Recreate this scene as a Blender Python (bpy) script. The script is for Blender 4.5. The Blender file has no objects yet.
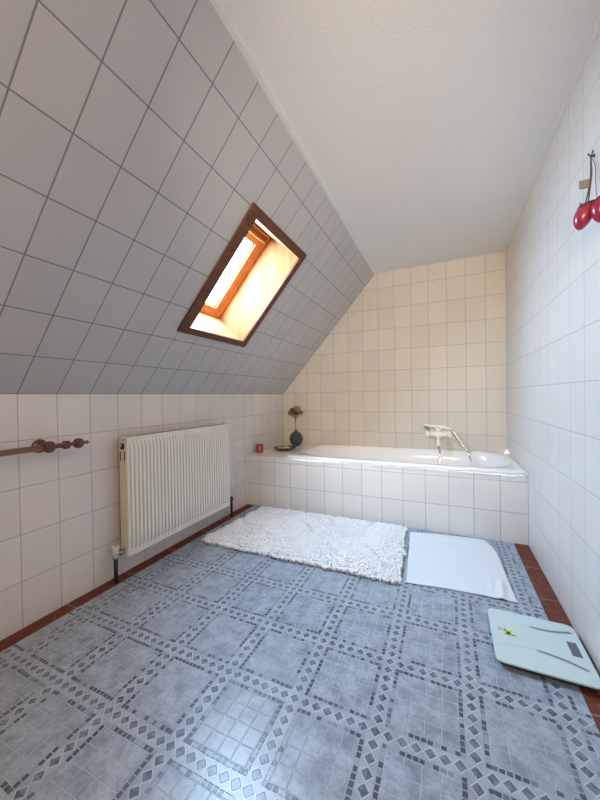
import bpy, bmesh, math, random
from mathutils import Vector, Matrix, noise
random.seed(7)
PI = math.pi
sc = bpy.context.scene
col = sc.collection

FILLC, FILLS = (1.0, 0.76, 0.60), 24.0  # warm fill globe, added out of view
SPC, SPE = (1.0, 0.84, 0.63), 165.0  # added spotlight that warms the back wall
SKYC, SKYS = (0.47, 0.70, 1.0), 98.0
# ---------------------------------------------------------------- room data (metres)
W, T = 2.085, 0.739          # room width, depth of the bath bay (apron front at y = 0)
YF = -3.45                   # wall behind the viewer
ZK, ZC = 0.979, 2.122        # height of the knee wall, height of the flat ceiling
ANG = 0.8446                 # pitch of the roof slope
CA, SA = math.cos(ANG), math.sin(ANG)
XC = (ZC - ZK) / math.tan(ANG)
SMAX = XC / CA
TW, TH = 0.15, 0.197         # wall tile pitch

# ---------------------------------------------------------------- node helpers
class NT:
    def __init__(self, m):
        self.t = m.node_tree; self.n = self.t.nodes; self.l = self.t.links
    def new(self, kind, **kw):
        x = self.n.new(kind)
        for k, v in kw.items(): setattr(x, k, v)
        return x
    def put(self, sock, v):
        if hasattr(v, 'is_output') or isinstance(v, bpy.types.NodeSocket): self.l.new(v, sock)
        else: sock.default_value = v
    def math(self, op, a, b=0.0, c=0.0):
        x = self.new('ShaderNodeMath', operation=op)
        self.put(x.inputs[0], a); self.put(x.inputs[1], b); self.put(x.inputs[2], c)
        return x.outputs[0]
    def step(self, v, a, b):           # smooth 0..1 ramp of v from a to b
        x = self.new('ShaderNodeMapRange', interpolation_type='SMOOTHSTEP')
        self.put(x.inputs[0], v); x.inputs[1].default_value = a; x.inputs[2].default_value = b
        return x.outputs[0]
    def dot(self, p, v):
        x = self.new('ShaderNodeVectorMath', operation='DOT_PRODUCT')
        self.l.new(p, x.inputs[0]); x.inputs[1].default_value = v
        return x.outputs['Value']
    def mix(self, f, a, b, mode='MIX'):
        x = self.new('ShaderNodeMix', data_type='RGBA', blend_type=mode)
        self.put(x.inputs[0], f)
        self.put(x.inputs[6], a if isinstance(a, bpy.types.NodeSocket) else (*a, 1))
        self.put(x.inputs[7], b if isinstance(b, bpy.types.NodeSocket) else (*b, 1))
        return x.outputs[2]
    def xyz(self, a, b, c=0.0):
        x = self.new('ShaderNodeCombineXYZ')
        self.put(x.inputs[0], a); self.put(x.inputs[1], b); self.put(x.inputs[2], c)
        return x.outputs[0]
    def noise(self, vec, scale, detail=3, rough=0.55):
        x = self.new('ShaderNodeTexNoise')
        if vec is not None: self.l.new(vec, x.inputs['Vector'])
        x.inputs['Scale'].default_value = scale; x.inputs['Detail'].default_value = detail
        x.inputs['Roughness'].default_value = rough
        return x.outputs[0]
    def white(self, vec):
        x = self.new('ShaderNodeTexWhiteNoise', noise_dimensions='3D')
        self.l.new(vec, x.inputs['Vector']); return x.outputs['Value']
    def bump(self, h, strength, dist):
        x = self.new('ShaderNodeBump'); x.inputs['Strength'].default_value = strength
        x.inputs['Distance'].default_value = dist; self.l.new(h, x.inputs['Height'])
        return x.outputs[0]

def base_mat(name):
    m = bpy.data.materials.new(name); m.use_nodes = True
    k = NT(m); b = k.n['Principled BSDF']
    return m, k, b

def mat(name, c, rough=0.5, metal=0.0, var=0.06, scale=40, bump=0.0, coat=0.0, spec=0.5, bdist=0.002):
    m, k, b = base_mat(name)
    tc = k.new('ShaderNodeTexCoord').outputs['Object']
    n = k.noise(tc, scale)
    lo = tuple(x * (1 - var) for x in c); hi = tuple(min(1, x * (1 + var)) for x in c)
    k.l.new(k.mix(n, lo, hi), b.inputs['Base Color'])
    b.inputs['Roughness'].default_value = rough; b.inputs['Metallic'].default_value = metal
    b.inputs['Specular IOR Level'].default_value = spec
    b.inputs['Coat Weight'].default_value = coat
    if bump: k.l.new(k.bump(n, bump, bdist), b.inputs['Normal'])
    return m

def tile_mat(name, U, V, ou, ov, c1, c2, grout, rough=0.3, gw=0.0016, relief=0.0):
    m, k, b = base_mat(name)
    p = k.new('ShaderNodeNewGeometry').outputs['Position']
    u = k.math('DIVIDE', k.math('SUBTRACT', k.dot(p, U), ou), TW)
    v = k.math('DIVIDE', k.math('SUBTRACT', k.dot(p, V), ov), TH)
    def edge(q, pitch):
        f = k.math('FRACT', q)
        return k.math('MULTIPLY', k.math('SUBTRACT', 0.5, k.math('ABSOLUTE', k.math('SUBTRACT', f, 0.5))), pitch)
    d = k.math('MINIMUM', edge(u, TW), edge(v, TH))
    tile = k.step(d, gw * 0.6, gw * 1.5)            # 0 in the joint, 1 on the tile
    cell = k.xyz(k.math('FLOOR', u), k.math('FLOOR', v), 3.7)
    r = k.white(cell)
    n = k.noise(p, 9, 4)
    fine = k.noise(p, 260, 2)
    c = k.mix(r, c1, c2)
    c = k.mix(k.math('MULTIPLY', k.step(n, 0.35, 0.75), 0.22), c, tuple(x * 0.88 for x in c1))
    c = k.mix(k.math('MULTIPLY', k.step(fine, 0.45, 0.75), 0.10), c, tuple(x * 0.85 for x in c1))
    c = k.mix(tile, grout, c)
    k.l.new(c, b.inputs['Base Color'])
    b.inputs['Roughness'].default_value = rough
    k.l.new(k.math('SUBTRACT', 0.8, k.math('MULTIPLY', tile, 0.8 - rough)), b.inputs['Roughness'])
    pil = k.step(d, 0.0, 0.006)
    h = k.math('ADD', k.math('MULTIPLY', pil, 0.8), k.math('MULTIPLY', k.noise(p, 35, 2), 0.55))
    h = k.math('ADD', h, k.math('MULTIPLY', r, 0.25))
    k.l.new(k.bump(h, 0.35, 0.0015), b.inputs['Normal'])
    return m

def floor_mat():
    m, k, b = base_mat('patterned_vinyl')
    p = k.new('ShaderNodeNewGeometry').outputs['Position']
    P, Q = 0.2525, 0.2620
    X = k.dot(p, (1, 0, 0)); Y = k.dot(p, (0, 1, 0))
    wob = k.math('MULTIPLY', k.math('SUBTRACT', k.noise(p, 22, 2), 0.5), 0.006)
    X = k.math('ADD', X, wob)
    Y = k.math('ADD', Y, k.math('MULTIPLY', k.math('SUBTRACT', k.noise(k.xyz(Y, X, 5.0), 22, 2), 0.5), 0.006))
    u = k.math('DIVIDE', k.math('SUBTRACT', X, 0.170), P)
    v = k.math('DIVIDE', k.math('SUBTRACT', Y, -0.719), Q)
    iu, iv = k.math('FLOOR', u), k.math('FLOOR', v)
    def local(q, pitch):               # signed distance from the nearest band centre, and abs
        s = k.math('MULTIPLY', k.math('SUBTRACT', k.math('FRACT', k.math('ADD', q, 0.5)), 0.5), pitch)
        return s, k.math('ABSOLUTE', s)
    su, du = local(u, P); sv, dv = local(v, Q)
    AND = lambda a, c: k.math('MULTIPLY', a, c)
    OR = lambda a, c: k.math('MAXIMUM', a, c)
    NOT = lambda a: k.math('SUBTRACT', 1.0, a)
    near = k.math('MINIMUM', du, dv)
    band = k.math('LESS_THAN', near, 0.0365)
    # lozenges running along both band directions, seven to a repeat
    N = 7
    def lozenge(q, dist, pitch):
        f = k.math('MULTIPLY', k.math('SUBTRACT', k.math('FRACT', k.math('ADD', k.math('MULTIPLY', q, N), 0.5)), 0.5), pitch / N)
        s = k.math('ADD', k.math('ABSOLUTE', f), k.math('MULTIPLY', dist, 1.0))
        return NOT(k.step(s, 0.0140, 0.0158)), AND(k.step(s, 0.0148, 0.0164), NOT(k.step(s, 0.0180, 0.0196)))
    lz1, e1 = lozenge(v, du, Q); lz2, e2 = lozenge(u, dv, P)
    lz = OR(lz1, lz2); rim = OR(AND(e1, k.math('LESS_THAN', du, 0.022)), AND(e2, k.math('LESS_THAN', dv, 0.022)))
    # pieces of border stone, both sides of each band
    M = 15
    def dash(q, dist, other, pitch, seed):
        f = k.math('FRACT', k.math('MULTIPLY', q, M))
        ingap = k.math('GREATER_THAN', k.math('ABSOLUTE', k.math('SUBTRACT', f, 0.5)), 0.40)
        a = AND(k.step(dist, 0.0225, 0.0243), NOT(k.step(dist, 0.0340, 0.0357)))
        a = AND(a, k.math('GREATER_THAN', other, 0.0235))
        return AND(a, NOT(ingap)), k.white(k.xyz(k.math('FLOOR', k.math('MULTIPLY', q, M)), k.math('FLOOR', k.math('MULTIPLY', k.math('ADD', u if seed == 1 else v, 0.5), 2.0)), float(seed)))
    d1, w1 = dash(v, du, dv, Q, 1); d2, w2 = dash(u, dv, du, P, 2)
    # the field: four by four stones
    def stones(q, pitch):
        f = k.math('MULTIPLY', k.math('SUBTRACT', k.math('FRACT', q), 0.0365 / pitch), pitch / (pitch - 0.073) * 4)
        e = k.math('MULTIPLY', k.math('SUBTRACT', 0.5, k.math('ABSOLUTE', k.math('SUBTRACT', k.math('FRACT', f), 0.5))), (pitch - 0.073) / 4)
        return k.math('FLOOR', f), e
    fu, eu = stones(u, P); fv, ev = stones(v, Q)
    es = k.math('MINIMUM', eu, ev)
    stone = k.step(es, 0.0006, 0.0020)
    r = k.white(k.xyz(k.math('ADD', k.math('MULTIPLY', iu, 4.0), fu), k.math('ADD', k.math('MULTIPLY', iv, 4.0), fv), 0.5))
    rp = k.white(k.xyz(iu, iv, 9.5))
    cloud = k.noise(p, 17, 5, 0.65); cloud2 = k.noise(p, 75, 3, 0.6)
    GR = (0.44, 0.48, 0.52)
    field = k.mix(k.step(cloud, 0.30, 0.70), (0.165, 0.205, 0.255), (0.43, 0.49, 0.56))
    field = k.mix(k.math('MULTIPLY', r, 0.30), field, (0.40, 0.44, 0.48))
    field = k.mix(k.math('MULTIPLY', k.step(cloud2, 0.45, 0.70), 0.45), field, (0.12, 0.145, 0.185))
    field = k.mix(k.math('MULTIPLY', rp, 0.20), field, (0.36, 0.36, 0.35))
    field = k.mix(stone, GR, field)
    dark = k.mix(k.white(k.xyz(k.math('FLOOR', k.math('MULTIPLY', u, 7.0)), k.math('FLOOR', k.math('MULTIPLY', v, 7.0)), 1.5)), (0.045, 0.060, 0.090), (0.19, 0.22, 0.27))
    dark = k.mix(k.math('MULTIPLY', k.step(cloud2, 0.4, 0.7), 0.4), dark, (0.24, 0.28, 0.33))
    bandc = k.mix(k.step(cloud, 0.3, 0.7), (0.27, 0.305, 0.345), (0.40, 0.44, 0.48))
    bandc = k.mix(rim, bandc, (0.50, 0.54, 0.58))
    bandc = k.mix(lz, bandc, dark)
    cc = k.mix(band, field, bandc)
    def lay(cc, dd, w):
        tone = k.mix(k.step(w, 0.35, 0.85), (0.050, 0.065, 0.095), (0.30, 0.34, 0.39))
        return k.mix(dd, cc, tone)
    cc = lay(cc, d1, w1); cc = lay(cc, d2, w2)
    k.l.new(cc, b.inputs['Base Color'])
    # embossing
    hb = OR(OR(lz, d1), d2)
    h = OR(AND(NOT(band), stone), hb)
    h = k.math('ADD', h, k.math('MULTIPLY', cloud2, 0.25))
    k.l.new(k.bump(h, 0.8, 0.0018), b.inputs['Normal'])
    k.l.new(k.math('ADD', 0.25, k.math('MULTIPLY', cloud, 0.16)), b.inputs['Roughness'])
    b.inputs['Specular IOR Level'].default_value = 0.85
    return m

def wood_mat(name, c1, c2, axis, rough=0.4, sc_=6, spec=0.5):
    m, k, b = base_mat(name)
    p = k.new('ShaderNodeNewGeometry').outputs['Position']
    mp = k.new('ShaderNodeMapping'); k.l.new(p, mp.inputs['Vector'])
    s = [30, 30, 30]; s[axis] = 2.0
    mp.inputs['Scale'].default_value = s
    n = k.noise(mp.outputs[0], sc_ / 6, 5, 0.6)
    c = k.mix(k.step(n, 0.3, 0.7), c1, c2)
    k.l.new(c, b.inputs['Base Color']); b.inputs['Roughness'].default_value = rough; b.inputs['Specular IOR Level'].default_value = spec
    k.l.new(k.bump(n, 0.15, 0.001), b.inputs['Normal'])
    return m

CREAM1, CREAM2 = (0.70, 0.655, 0.60), (0.63, 0.60, 0.565)
GROUT = (0.36, 0.335, 0.31)
M = {}
M['t_left'] = tile_mat('wall_tile_left', (0, 1, 0), (0, 0, 1), -0.1715, 0.1933, (0.76, 0.70, 0.65), (0.70, 0.65, 0.61), (0.42, 0.39, 0.37))
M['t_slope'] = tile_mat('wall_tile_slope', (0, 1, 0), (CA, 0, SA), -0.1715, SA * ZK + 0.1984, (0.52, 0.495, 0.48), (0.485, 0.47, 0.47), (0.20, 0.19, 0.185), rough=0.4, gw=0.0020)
M['t_back'] = tile_mat('wall_tile_back', (1, 0, 0), (0, 0, 1), W, 0.5951, (0.72, 0.665, 0.585), (0.66, 0.615, 0.55), (0.40, 0.36, 0.31), rough=0.5)
M['t_right'] = tile_mat('wall_tile_right', (0, 1, 0), (0, 0, 1), T, 0.5951, (0.72, 0.68, 0.625), (0.69, 0.655, 0.61), (0.42, 0.41, 0.40), gw=0.0012)
M['t_apron'] = tile_mat('apron_tile', (1, 0, 0), (0, 0, 1), W, 0.193, (0.87, 0.84, 0.785), (0.81, 0.785, 0.74), (0.46, 0.42, 0.38))
M['t_ledge'] = tile_mat('ledge_tile', (1, 0, 0), (0, 1, 0), W, -0.04, (0.86, 0.82, 0.75), (0.82, 0.78, 0.71), (0.55, 0.51, 0.46))
M['vinyl'] = floor_mat()
M['plaster'] = mat('ceiling_plaster', (0.80, 0.785, 0.76), 0.9, var=0.05, scale=90, bump=0.35, bdist=0.003)
M['trim_white'] = mat('painted_trim', (0.80, 0.78, 0.74), 0.6, var=0.02)
M['pine'] = wood_mat('pine_board', (0.33, 0.120, 0.040), (0.42, 0.175, 0.066), 2, 0.75, spec=0.12)
M['pine_frame'] = wood_mat('pine_frame', (0.52, 0.20, 0.045), (0.60, 0.26, 0.070), 2, 0.5, spec=0.3)
M['brown'] = wood_mat('dark_brown_casing', (0.105, 0.036, 0.017), (0.16, 0.060, 0.030), 1, 0.5, spec=0.3)
M['turned'] = wood_mat('turned_red_brown_wood', (0.09, 0.028, 0.016), (0.16, 0.055, 0.032), 1, 0.25)
M['rodwood'] = wood_mat('brown_wood_rod', (0.22, 0.115, 0.075), (0.30, 0.17, 0.115), 1, 0.35)
M['enamel'] = mat('white_enamel', (0.92, 0.915, 0.895), 0.12, var=0.01, coat=0.4)
M['rad'] = mat('radiator_enamel', (0.79, 0.765, 0.69), 0.35, var=0.02)
M['radside'] = mat('yellow_lit_enamel', (0.66, 0.60, 0.48), 0.4, var=0.05)  # radiator enamel with the yellow light on its side put into the colour
M['black'] = mat('black_metal', (0.015, 0.013, 0.013), 0.35)
M['dark'] = mat('dark_recess', (0.02, 0.016, 0.012), 0.8)
M['nickel'] = mat('nickel', (0.50, 0.47, 0.43), 0.22, metal=1.0)
M['chrome'] = mat('chrome', (0.80, 0.79, 0.77), 0.15, metal=1.0, var=0.02)
M['knob'] = mat('knob_plastic', (0.78, 0.74, 0.66), 0.4)
M['mixer'] = mat('cream_enamelled_brass', (0.90, 0.88, 0.80), 0.18, coat=0.5, var=0.02)
M['rug'] = mat('white_shag_yarn', (0.90, 0.875, 0.85), 0.95, var=0.05, scale=120, spec=0.2)
M['terry'] = mat('white_terry', (0.80, 0.795, 0.785), 0.95, var=0.05, scale=450, bump=0.7, spec=0.2, bdist=0.003)
M['redcup'] = mat('raspberry_glaze', (0.42, 0.035, 0.09), 0.3, coat=0.4)
M['pinkcup'] = mat('pink_print', (0.72, 0.30, 0.36), 0.4)
M['wax'] = mat('wax', (0.80, 0.72, 0.66), 0.5)
M['dish'] = mat('dark_purple_glaze', (0.030, 0.012, 0.024), 0.25, coat=0.3)
M['pebble'] = mat('pale_shell', (0.60, 0.52, 0.53), 0.5, var=0.2)
M['vase'] = mat('grey_stoneware', (0.070, 0.058, 0.062), 0.5, var=0.25, scale=60, bump=0.3)
M['flower'] = mat('dried_petal', (0.22, 0.140, 0.045), 0.8, var=0.45, scale=90)
M['flower2'] = mat('dark_dried_petal', (0.09, 0.055, 0.018), 0.8, var=0.4, scale=90)
M['flower3'] = mat('pale_dried_petal', (0.33, 0.25, 0.10), 0.8, var=0.3, scale=90)
M['stem'] = mat('dry_stem', (0.16, 0.13, 0.08), 0.8)
M['red'] = mat('red_lacquer', (0.27, 0.012, 0.038), 0.3, coat=0.4, var=0.15)
M['darkred'] = mat('dark_red_felt', (0.075, 0.008, 0.014), 0.7)
M['cord'] = mat('brown_cord', (0.09, 0.06, 0.045), 0.9)
M['tag'] = mat('woven_tag', (0.22, 0.19, 0.155), 0.9, var=0.2, scale=300, bump=0.4)
M['scale_rim'] = mat('dark_plastic', (0.03, 0.032, 0.035), 0.4)
M['electrode'] = mat('brushed_steel', (0.36, 0.37, 0.37), 0.35, metal=0.8)
M['etched'] = mat('etched_line', (0.50, 0.58, 0.57), 0.5)
M['lcd'] = mat('lcd_glass', (0.13, 0.12, 0.14), 0.2)
M['yg'] = mat('lime_ink', (0.58, 0.66, 0.02), 0.5)
M['ygd'] = mat('olive_ink', (0.13, 0.17, 0.02), 0.5)
M['ink'] = mat('grey_ink', (0.20, 0.23, 0.28), 0.5)

def redtile():
    m, k, b = base_mat('red_clay_tile')
    p = k.new('ShaderNodeNewGeometry').outputs['Position']
    y = k.math('DIVIDE', k.dot(p, (0, 1, 0)), 0.30)
    d = k.math('MULTIPLY', k.math('SUBTRACT', 0.5, k.math('ABSOLUTE', k.math('SUBTRACT', k.math('FRACT', y), 0.5))), 0.30)
    j = k.step(d, 0.001, 0.004)
    n = k.noise(p, 25, 5, 0.7)
    c = k.mix(k.step(n, 0.3, 0.7), (0.115, 0.024, 0.013), (0.19, 0.048, 0.028))
    c = k.mix(k.math('MULTIPLY', k.step(k.noise(p, 60, 3), 0.62, 0.72), 0.5), c, (0.36, 0.27, 0.23))
    c = k.mix(j, (0.30, 0.20, 0.16), c)
    k.l.new(c, b.inputs['Base Color']); b.inputs['Roughness'].default_value = 0.6; b.inputs['Specular IOR Level'].default_value = 0.3
    return m
M['redtile'] = redtile()

def scaleglass():
    m, k, b = base_mat('pale_green_glass')
    tc = k.new('ShaderNodeTexCoord').outputs['Object']
    n = k.noise(tc, 5)
    k.l.new(k.mix(n, (0.56, 0.66, 0.64), (0.62, 0.71, 0.69)), b.inputs['Base Color'])
    b.inputs['Roughness'].default_value = 0.12; b.inputs['Coat Weight'].default_value = 0.5
    return m
M['sglass'] = scaleglass()

def paneglass():
    m = bpy.data.materials.new('window_glass'); m.use_nodes = True
    k = NT(m); k.n.remove(k.n['Principled BSDF'])
    tr = k.new('ShaderNodeBsdfTransparent'); tr.inputs[0].default_value = (0.95, 0.97, 0.97, 1)
    gl = k.new('ShaderNodeBsdfGlossy'); gl.inputs['Roughness'].default_value = 0.02
    mx = k.new('ShaderNodeMixShader')
    mx.inputs[0].default_value = 0.05; k.l.new(tr.outputs[0], mx.inputs[1]); k.l.new(gl.outputs[0], mx.inputs[2])
    k.l.new(mx.outputs[0], k.n['Material Output'].inputs[0])
    return m
M['glass'] = paneglass()

def lampmat(c, s):  # glow of the two added fill lamps
    m = bpy.data.materials.new('fill_lamp_glow'); m.use_nodes = True
    k = NT(m); b = k.n['Principled BSDF']
    b.inputs['Base Color'].default_value = (0.9, 0.88, 0.84, 1)
    b.inputs['Emission Color'].default_value = (*c, 1); b.inputs['Emission Strength'].default_value = s
    return m

# ---------------------------------------------------------------- object helpers
ORIGIN = {}
def obj(name, bm, m, parent=None, smooth=False, origin=None):
    if parent is not None: o0 = ORIGIN[parent.name]
    else: o0 = Vector(origin) if origin is not None else Vector((0, 0, 0))
    bmesh.ops.translate(bm, verts=bm.verts, vec=-o0)
    me = bpy.data.meshes.new(name); bm.to_mesh(me); bm.free()
    for mm in (m if isinstance(m, (list, tuple)) else [m]): me.materials.append(mm)
    if smooth:
        for f in me.polygons: f.use_smooth = True
    o = bpy.data.objects.new(name, me); col.objects.link(o)
    if parent is not None: o.parent = parent
    else: o.location = o0
    ORIGIN[o.name] = o0
    return o
def thing(name, label, cat, loc, group=None):
    o = bpy.data.objects.new(name, None); o.empty_display_size = 0.05; col.objects.link(o)
    o.location = loc; ORIGIN[o.name] = Vector(loc)
    return tag(o, label, cat, group)
def tag(o, label, cat, group=None):
    o['label'] = label; o['category'] = cat
    if group: o['group'] = group
    return o
def struct(o): o['kind'] = 'structure'; return o

def new(): return bmesh.new()
def box(bm, lo, hi, bev=0.0, seg=2, mi=0):
    vs = [bm.verts.new((x, y, z)) for x in (lo[0], hi[0]) for y in (lo[1], hi[1]) for z in (lo[2], hi[2])]
    F = [(0, 1, 3, 2), (4, 6, 7, 5), (0, 4, 5, 1), (2, 3, 7, 6), (0, 2, 6, 4), (1, 5, 7, 3)]
    fs = [bm.faces.new([vs[i] for i in f]) for f in F]
    for f in fs: f.material_index = mi
    if bev:
        es = list({e for f in fs for e in f.edges})
        bmesh.ops.bevel(bm, geom=es, offset=bev, segments=seg, affect='EDGES', profile=0.5)
    return bm
def hexa(bm, pts):                       # eight corners: four below, four above
    vs = [bm.verts.new(p) for p in pts]
    for f in [(0, 3, 2, 1), (4, 5, 6, 7), (0, 1, 5, 4), (1, 2, 6, 5), (2, 3, 7, 6), (3, 0, 4, 7)]: bm.faces.new([vs[i] for i in f])
    return bm
def frame_axes(d):
    d = Vector(d).normalized()
    a = Vector((0, 0, 1)) if abs(d.z) < 0.9 else Vector((1, 0, 0))
    x = d.cross(a).normalized(); return x, d.cross(x).normalized()
def loft(bm, loops, cap0=True, cap1=True, closed=True):
    rs = [[bm.verts.new(p) for p in L] for L in loops]
    n = len(rs[0])
    for A, B in zip(rs, rs[1:]):
        for i in range(n if closed else n - 1):
            j = (i + 1) % n; bm.faces.new((A[i], A[j], B[j], B[i]))
    if cap0: bm.faces.new(list(reversed(rs[0])))
    if cap1: bm.faces.new(rs[-1])
    bmesh.ops.recalc_face_normals(bm, faces=bm.faces)
    return bm
def lathe(bm, base, axis, prof, n=28, sx=1.0, cap0=True, cap1=True):   # prof: (radius, height) list
    base = Vector(base); axis = Vector(axis).normalized(); x, y = frame_axes(axis)
    return loft(bm, [[base + axis * h + x * (r * sx * math.cos(2 * PI * i / n)) + y * (r * math.sin(2 * PI * i / n)) for i in range(n)] for r, h in prof], cap0, cap1)
def tube(bm, pts, r, n=12):
    pts = [Vector(p) for p in pts]; loops = []; x = None
    for i, p in enumerate(pts):
        d = (pts[min(i + 1, len(pts) - 1)] - pts[max(i - 1, 0)]).normalized()
        if x is None: x, _ = frame_axes(d)
        x = (x - d * x.dot(d)).normalized(); y = d.cross(x)
        rr = r[i] if isinstance(r, (list, tuple)) else r
        loops.append([p + x * (rr * math.cos(2 * PI * k / n)) + y * (rr * math.sin(2 * PI * k / n)) for k in range(n)])
    return loft(bm, loops)
def smoothpath(P, k=6):
    P = [Vector(p) for p in P]; out = []
    for i in range(len(P) - 1):
        a = P[max(i - 1, 0)]; b = P[i]; c = P[i + 1]; d = P[min(i + 2, len(P) - 1)]
        for j in range(k):
            t = j / k
            out.append(0.5 * ((2 * b) + (c - a) * t + (2 * a - 5 * b + 4 * c - d) * t * t + (3 * b - a - 3 * c + d) * t ** 3))
    out.append(P[-1]); return out
def ball(bm, c, r, sx=1, sy=1, sz=1, sub=2):
    g = bmesh.ops.create_icosphere(bm, subdivisions=sub, radius=r)
    for v in g['verts']: v.co = Vector((v.co.x * sx + c[0], v.co.y * sy + c[1], v.co.z * sz + c[2]))
    return g['verts']
def quad(bm, pts, mi=0):
    f = bm.faces.new([bm.verts.new(p) for p in pts]); f.material_index = mi; return f

# slope coordinates: s along the slope from the knee, y, o outward from the room
def SP(s, y, o=0.0): return Vector((s * CA - o * SA, y, ZK + s * SA + o * CA))
def slope_box(bm, s0, s1, y0, y1, o0, o1, bev=0.0):
    n0 = len(bm.verts)
    pts = [SP(s0, y0, o0), SP(s1, y0, o0), SP(s1, y1, o0), SP(s0, y1, o0), SP(s0, y0, o1), SP(s1, y0, o1), SP(s1, y1, o1), SP(s0, y1, o1)]
    b2 = bmesh.new(); hexa(b2, pts)
    if bev: bmesh.ops.bevel(b2, geom=list(b2.edges), offset=bev, segments=2, affect='EDGES', profile=0.5)
    bmesh.ops.recalc_face_normals(b2, faces=b2.faces)
    me = bpy.data.meshes.new('t'); b2.to_mesh(me); b2.free(); bm.from_mesh(me); bpy.data.meshes.remove(me)
    return bm

# ---------------------------------------------------------------- the room
struct(obj('wall_left', box(new(), (-0.10, YF, -0.05), (0, T, ZK)), M['t_left']))
struct(obj('wall_right', box(new(), (W, YF, -0.05), (W + 0.10, T, ZC)), M['t_right']))
struct(obj('wall_back', box(new(), (-0.10, T, -0.05), (W + 0.10, T + 0.10, ZC)), M['t_back']))
struct(obj('wall_front', box(new(), (-0.10, YF - 0.10, -0.05), (W + 0.10, YF, ZC)), M['t_back']))
struct(obj('floor', box(new(), (0.076, YF, -0.05), (W - 0.080, 0.0, 0.0)), M['vinyl']))
bm = new(); box(bm, (0, YF, -0.05), (0.0755, T, -0.002)); struct(obj('trim_1', bm, M['redtile']))
bm = new(); box(bm, (W - 0.0795, YF, -0.05), (W, T, -0.002)); struct(obj('trim_2', bm, M['redtile']))
struct(obj('ceiling', box(new(), (XC - 0.02, YF, ZC), (W + 0.10, T + 0.10, ZC + 0.10)), M['plaster']))
# roof slope with the opening of the roof window
HS0, HS1, HY0, HY1 = 0.478, 1.171, -1.043, -0.492
bm = new()
for a, b_, c, d in [(0, HS0, YF, T), (HS1, SMAX + 0.03, YF, T), (HS0, HS1, YF, HY0), (HS0, HS1, HY1, T)]:
    slope_box(bm, a, b_, c, d, 0, 0.29)
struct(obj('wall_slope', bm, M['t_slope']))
# thin painted fillets where the ceiling meets the slope and the right wall
bm = new(); box(bm, (XC - 0.012, YF, ZC - 0.010), (XC + 0.012, T, ZC + 0.0)); struct(obj('trim_3', bm, M['trim_white']))
bm = new(); box(bm, (W - 0.009, YF, ZC - 0.009), (W, T, ZC)); struct(obj('trim_4', bm, M['trim_white']))

# ---------------------------------------------------------------- roof window
IS0, IS1, IY0, IY1 = 0.495, 1.154, -1.026, -0.510
win = bpy.data.objects.new('window_1', None); col.objects.link(win); win.location = SP(0.82, -0.77, 0.0)
ORIGIN[win.name] = SP(0.82, -0.77, 0.0); struct(win)
OS0, OS1, OY0, OY1 = 0.454, 1.203, -1.090, -0.459
def casing(bm, a0, a1, b0, b1, i0, i1, j0, j1, o0, o1, bev=0.0):
    slope_box(bm, a0, i0, b0, b1, o0, o1, bev); slope_box(bm, i1, a1, b0, b1, o0, o1, bev)
    slope_box(bm, i0, i1, b0, j0, o0, o1, bev); slope_box(bm, i0, i1, j1, b1, o0, o1, bev)
    return bm
for nm, a in (('casing_board', (OS0, IS0, OY0, OY1)), ('casing_board', (IS1, OS1, OY0, OY1)), ('casing_board', (IS0, IS1, OY0, IY0)), ('casing_board', (IS0, IS1, IY1, OY1))):
    o = obj(nm, slope_box(new(), *a, -0.014, 0.0, 0.002), M['brown'], win)
DEP = 0.262
for a in ((HS0, IS0, HY0, HY1), (IS1, HS1, HY0, HY1), (IS0, IS1, HY0, IY0), (IS0, IS1, IY1, HY1)):
    obj('lining_board', slope_box(new(), *a, 0.0, DEP), M['pine'], win)
# fixed frame, sash, glass, ventilation bar
bm = casing(new(), IS0 - 0.01, IS1 + 0.01, IY0 - 0.01, IY1 + 0.01, 0.525, 1.125, -0.990, -0.547, DEP, DEP + 0.05, 0.0)
obj('window_frame', bm, M['pine_frame'], win)
sash = obj('sash', casing(new(), 0.528, 1.122, -0.987, -0.550, 0.560, 1.055, -0.952, -0.590, DEP + 0.006, DEP + 0.036, 0.0015), M['pine_frame'], win)
obj('glazing_bead', casing(new(), 0.560, 1.055, -0.952, -0.590, 0.568, 1.047, -0.944, -0.598, DEP + 0.018, DEP + 0.030), M['pine'], win)
obj('glass_pane', slope_box(new(), 0.565, 1.050, -0.947, -0.595, DEP + 0.0215, DEP + 0.0255), M['glass'], win)
bm = slope_box(new(), 1.092, 1.144, -0.985, -0.552, DEP - 0.030, DEP + 0.006, 0.004)
obj('control_bar', bm, M['pine_frame'], win)
bm = slope_box(new(), 1.104, 1.132, -0.975, -0.565, DEP - 0.033, DEP - 0.0285, 0.001)
obj('bar_recess', bm, M['brown'], win)

# ---------------------------------------------------------------- tiled bath surround
LZ = 0.436
bm = new()
box(bm, (0.0, 0.0, 0.0), (W - 0.001, 0.035, LZ)); box(bm, (0.0, 0.035, 0.0), (0.45, T - 0.002, LZ))
bmesh.ops.recalc_face_normals(bm, faces=bm.faces)
for f in bm.faces: f.material_index = 1 if f.normal.z > 0.9 else 0
o = obj('bath_surround', bm, [M['t_apron'], M['t_ledge']])
tag(o, 'cream tiled apron and end ledge that encase the bathtub', 'bath surround')

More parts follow.
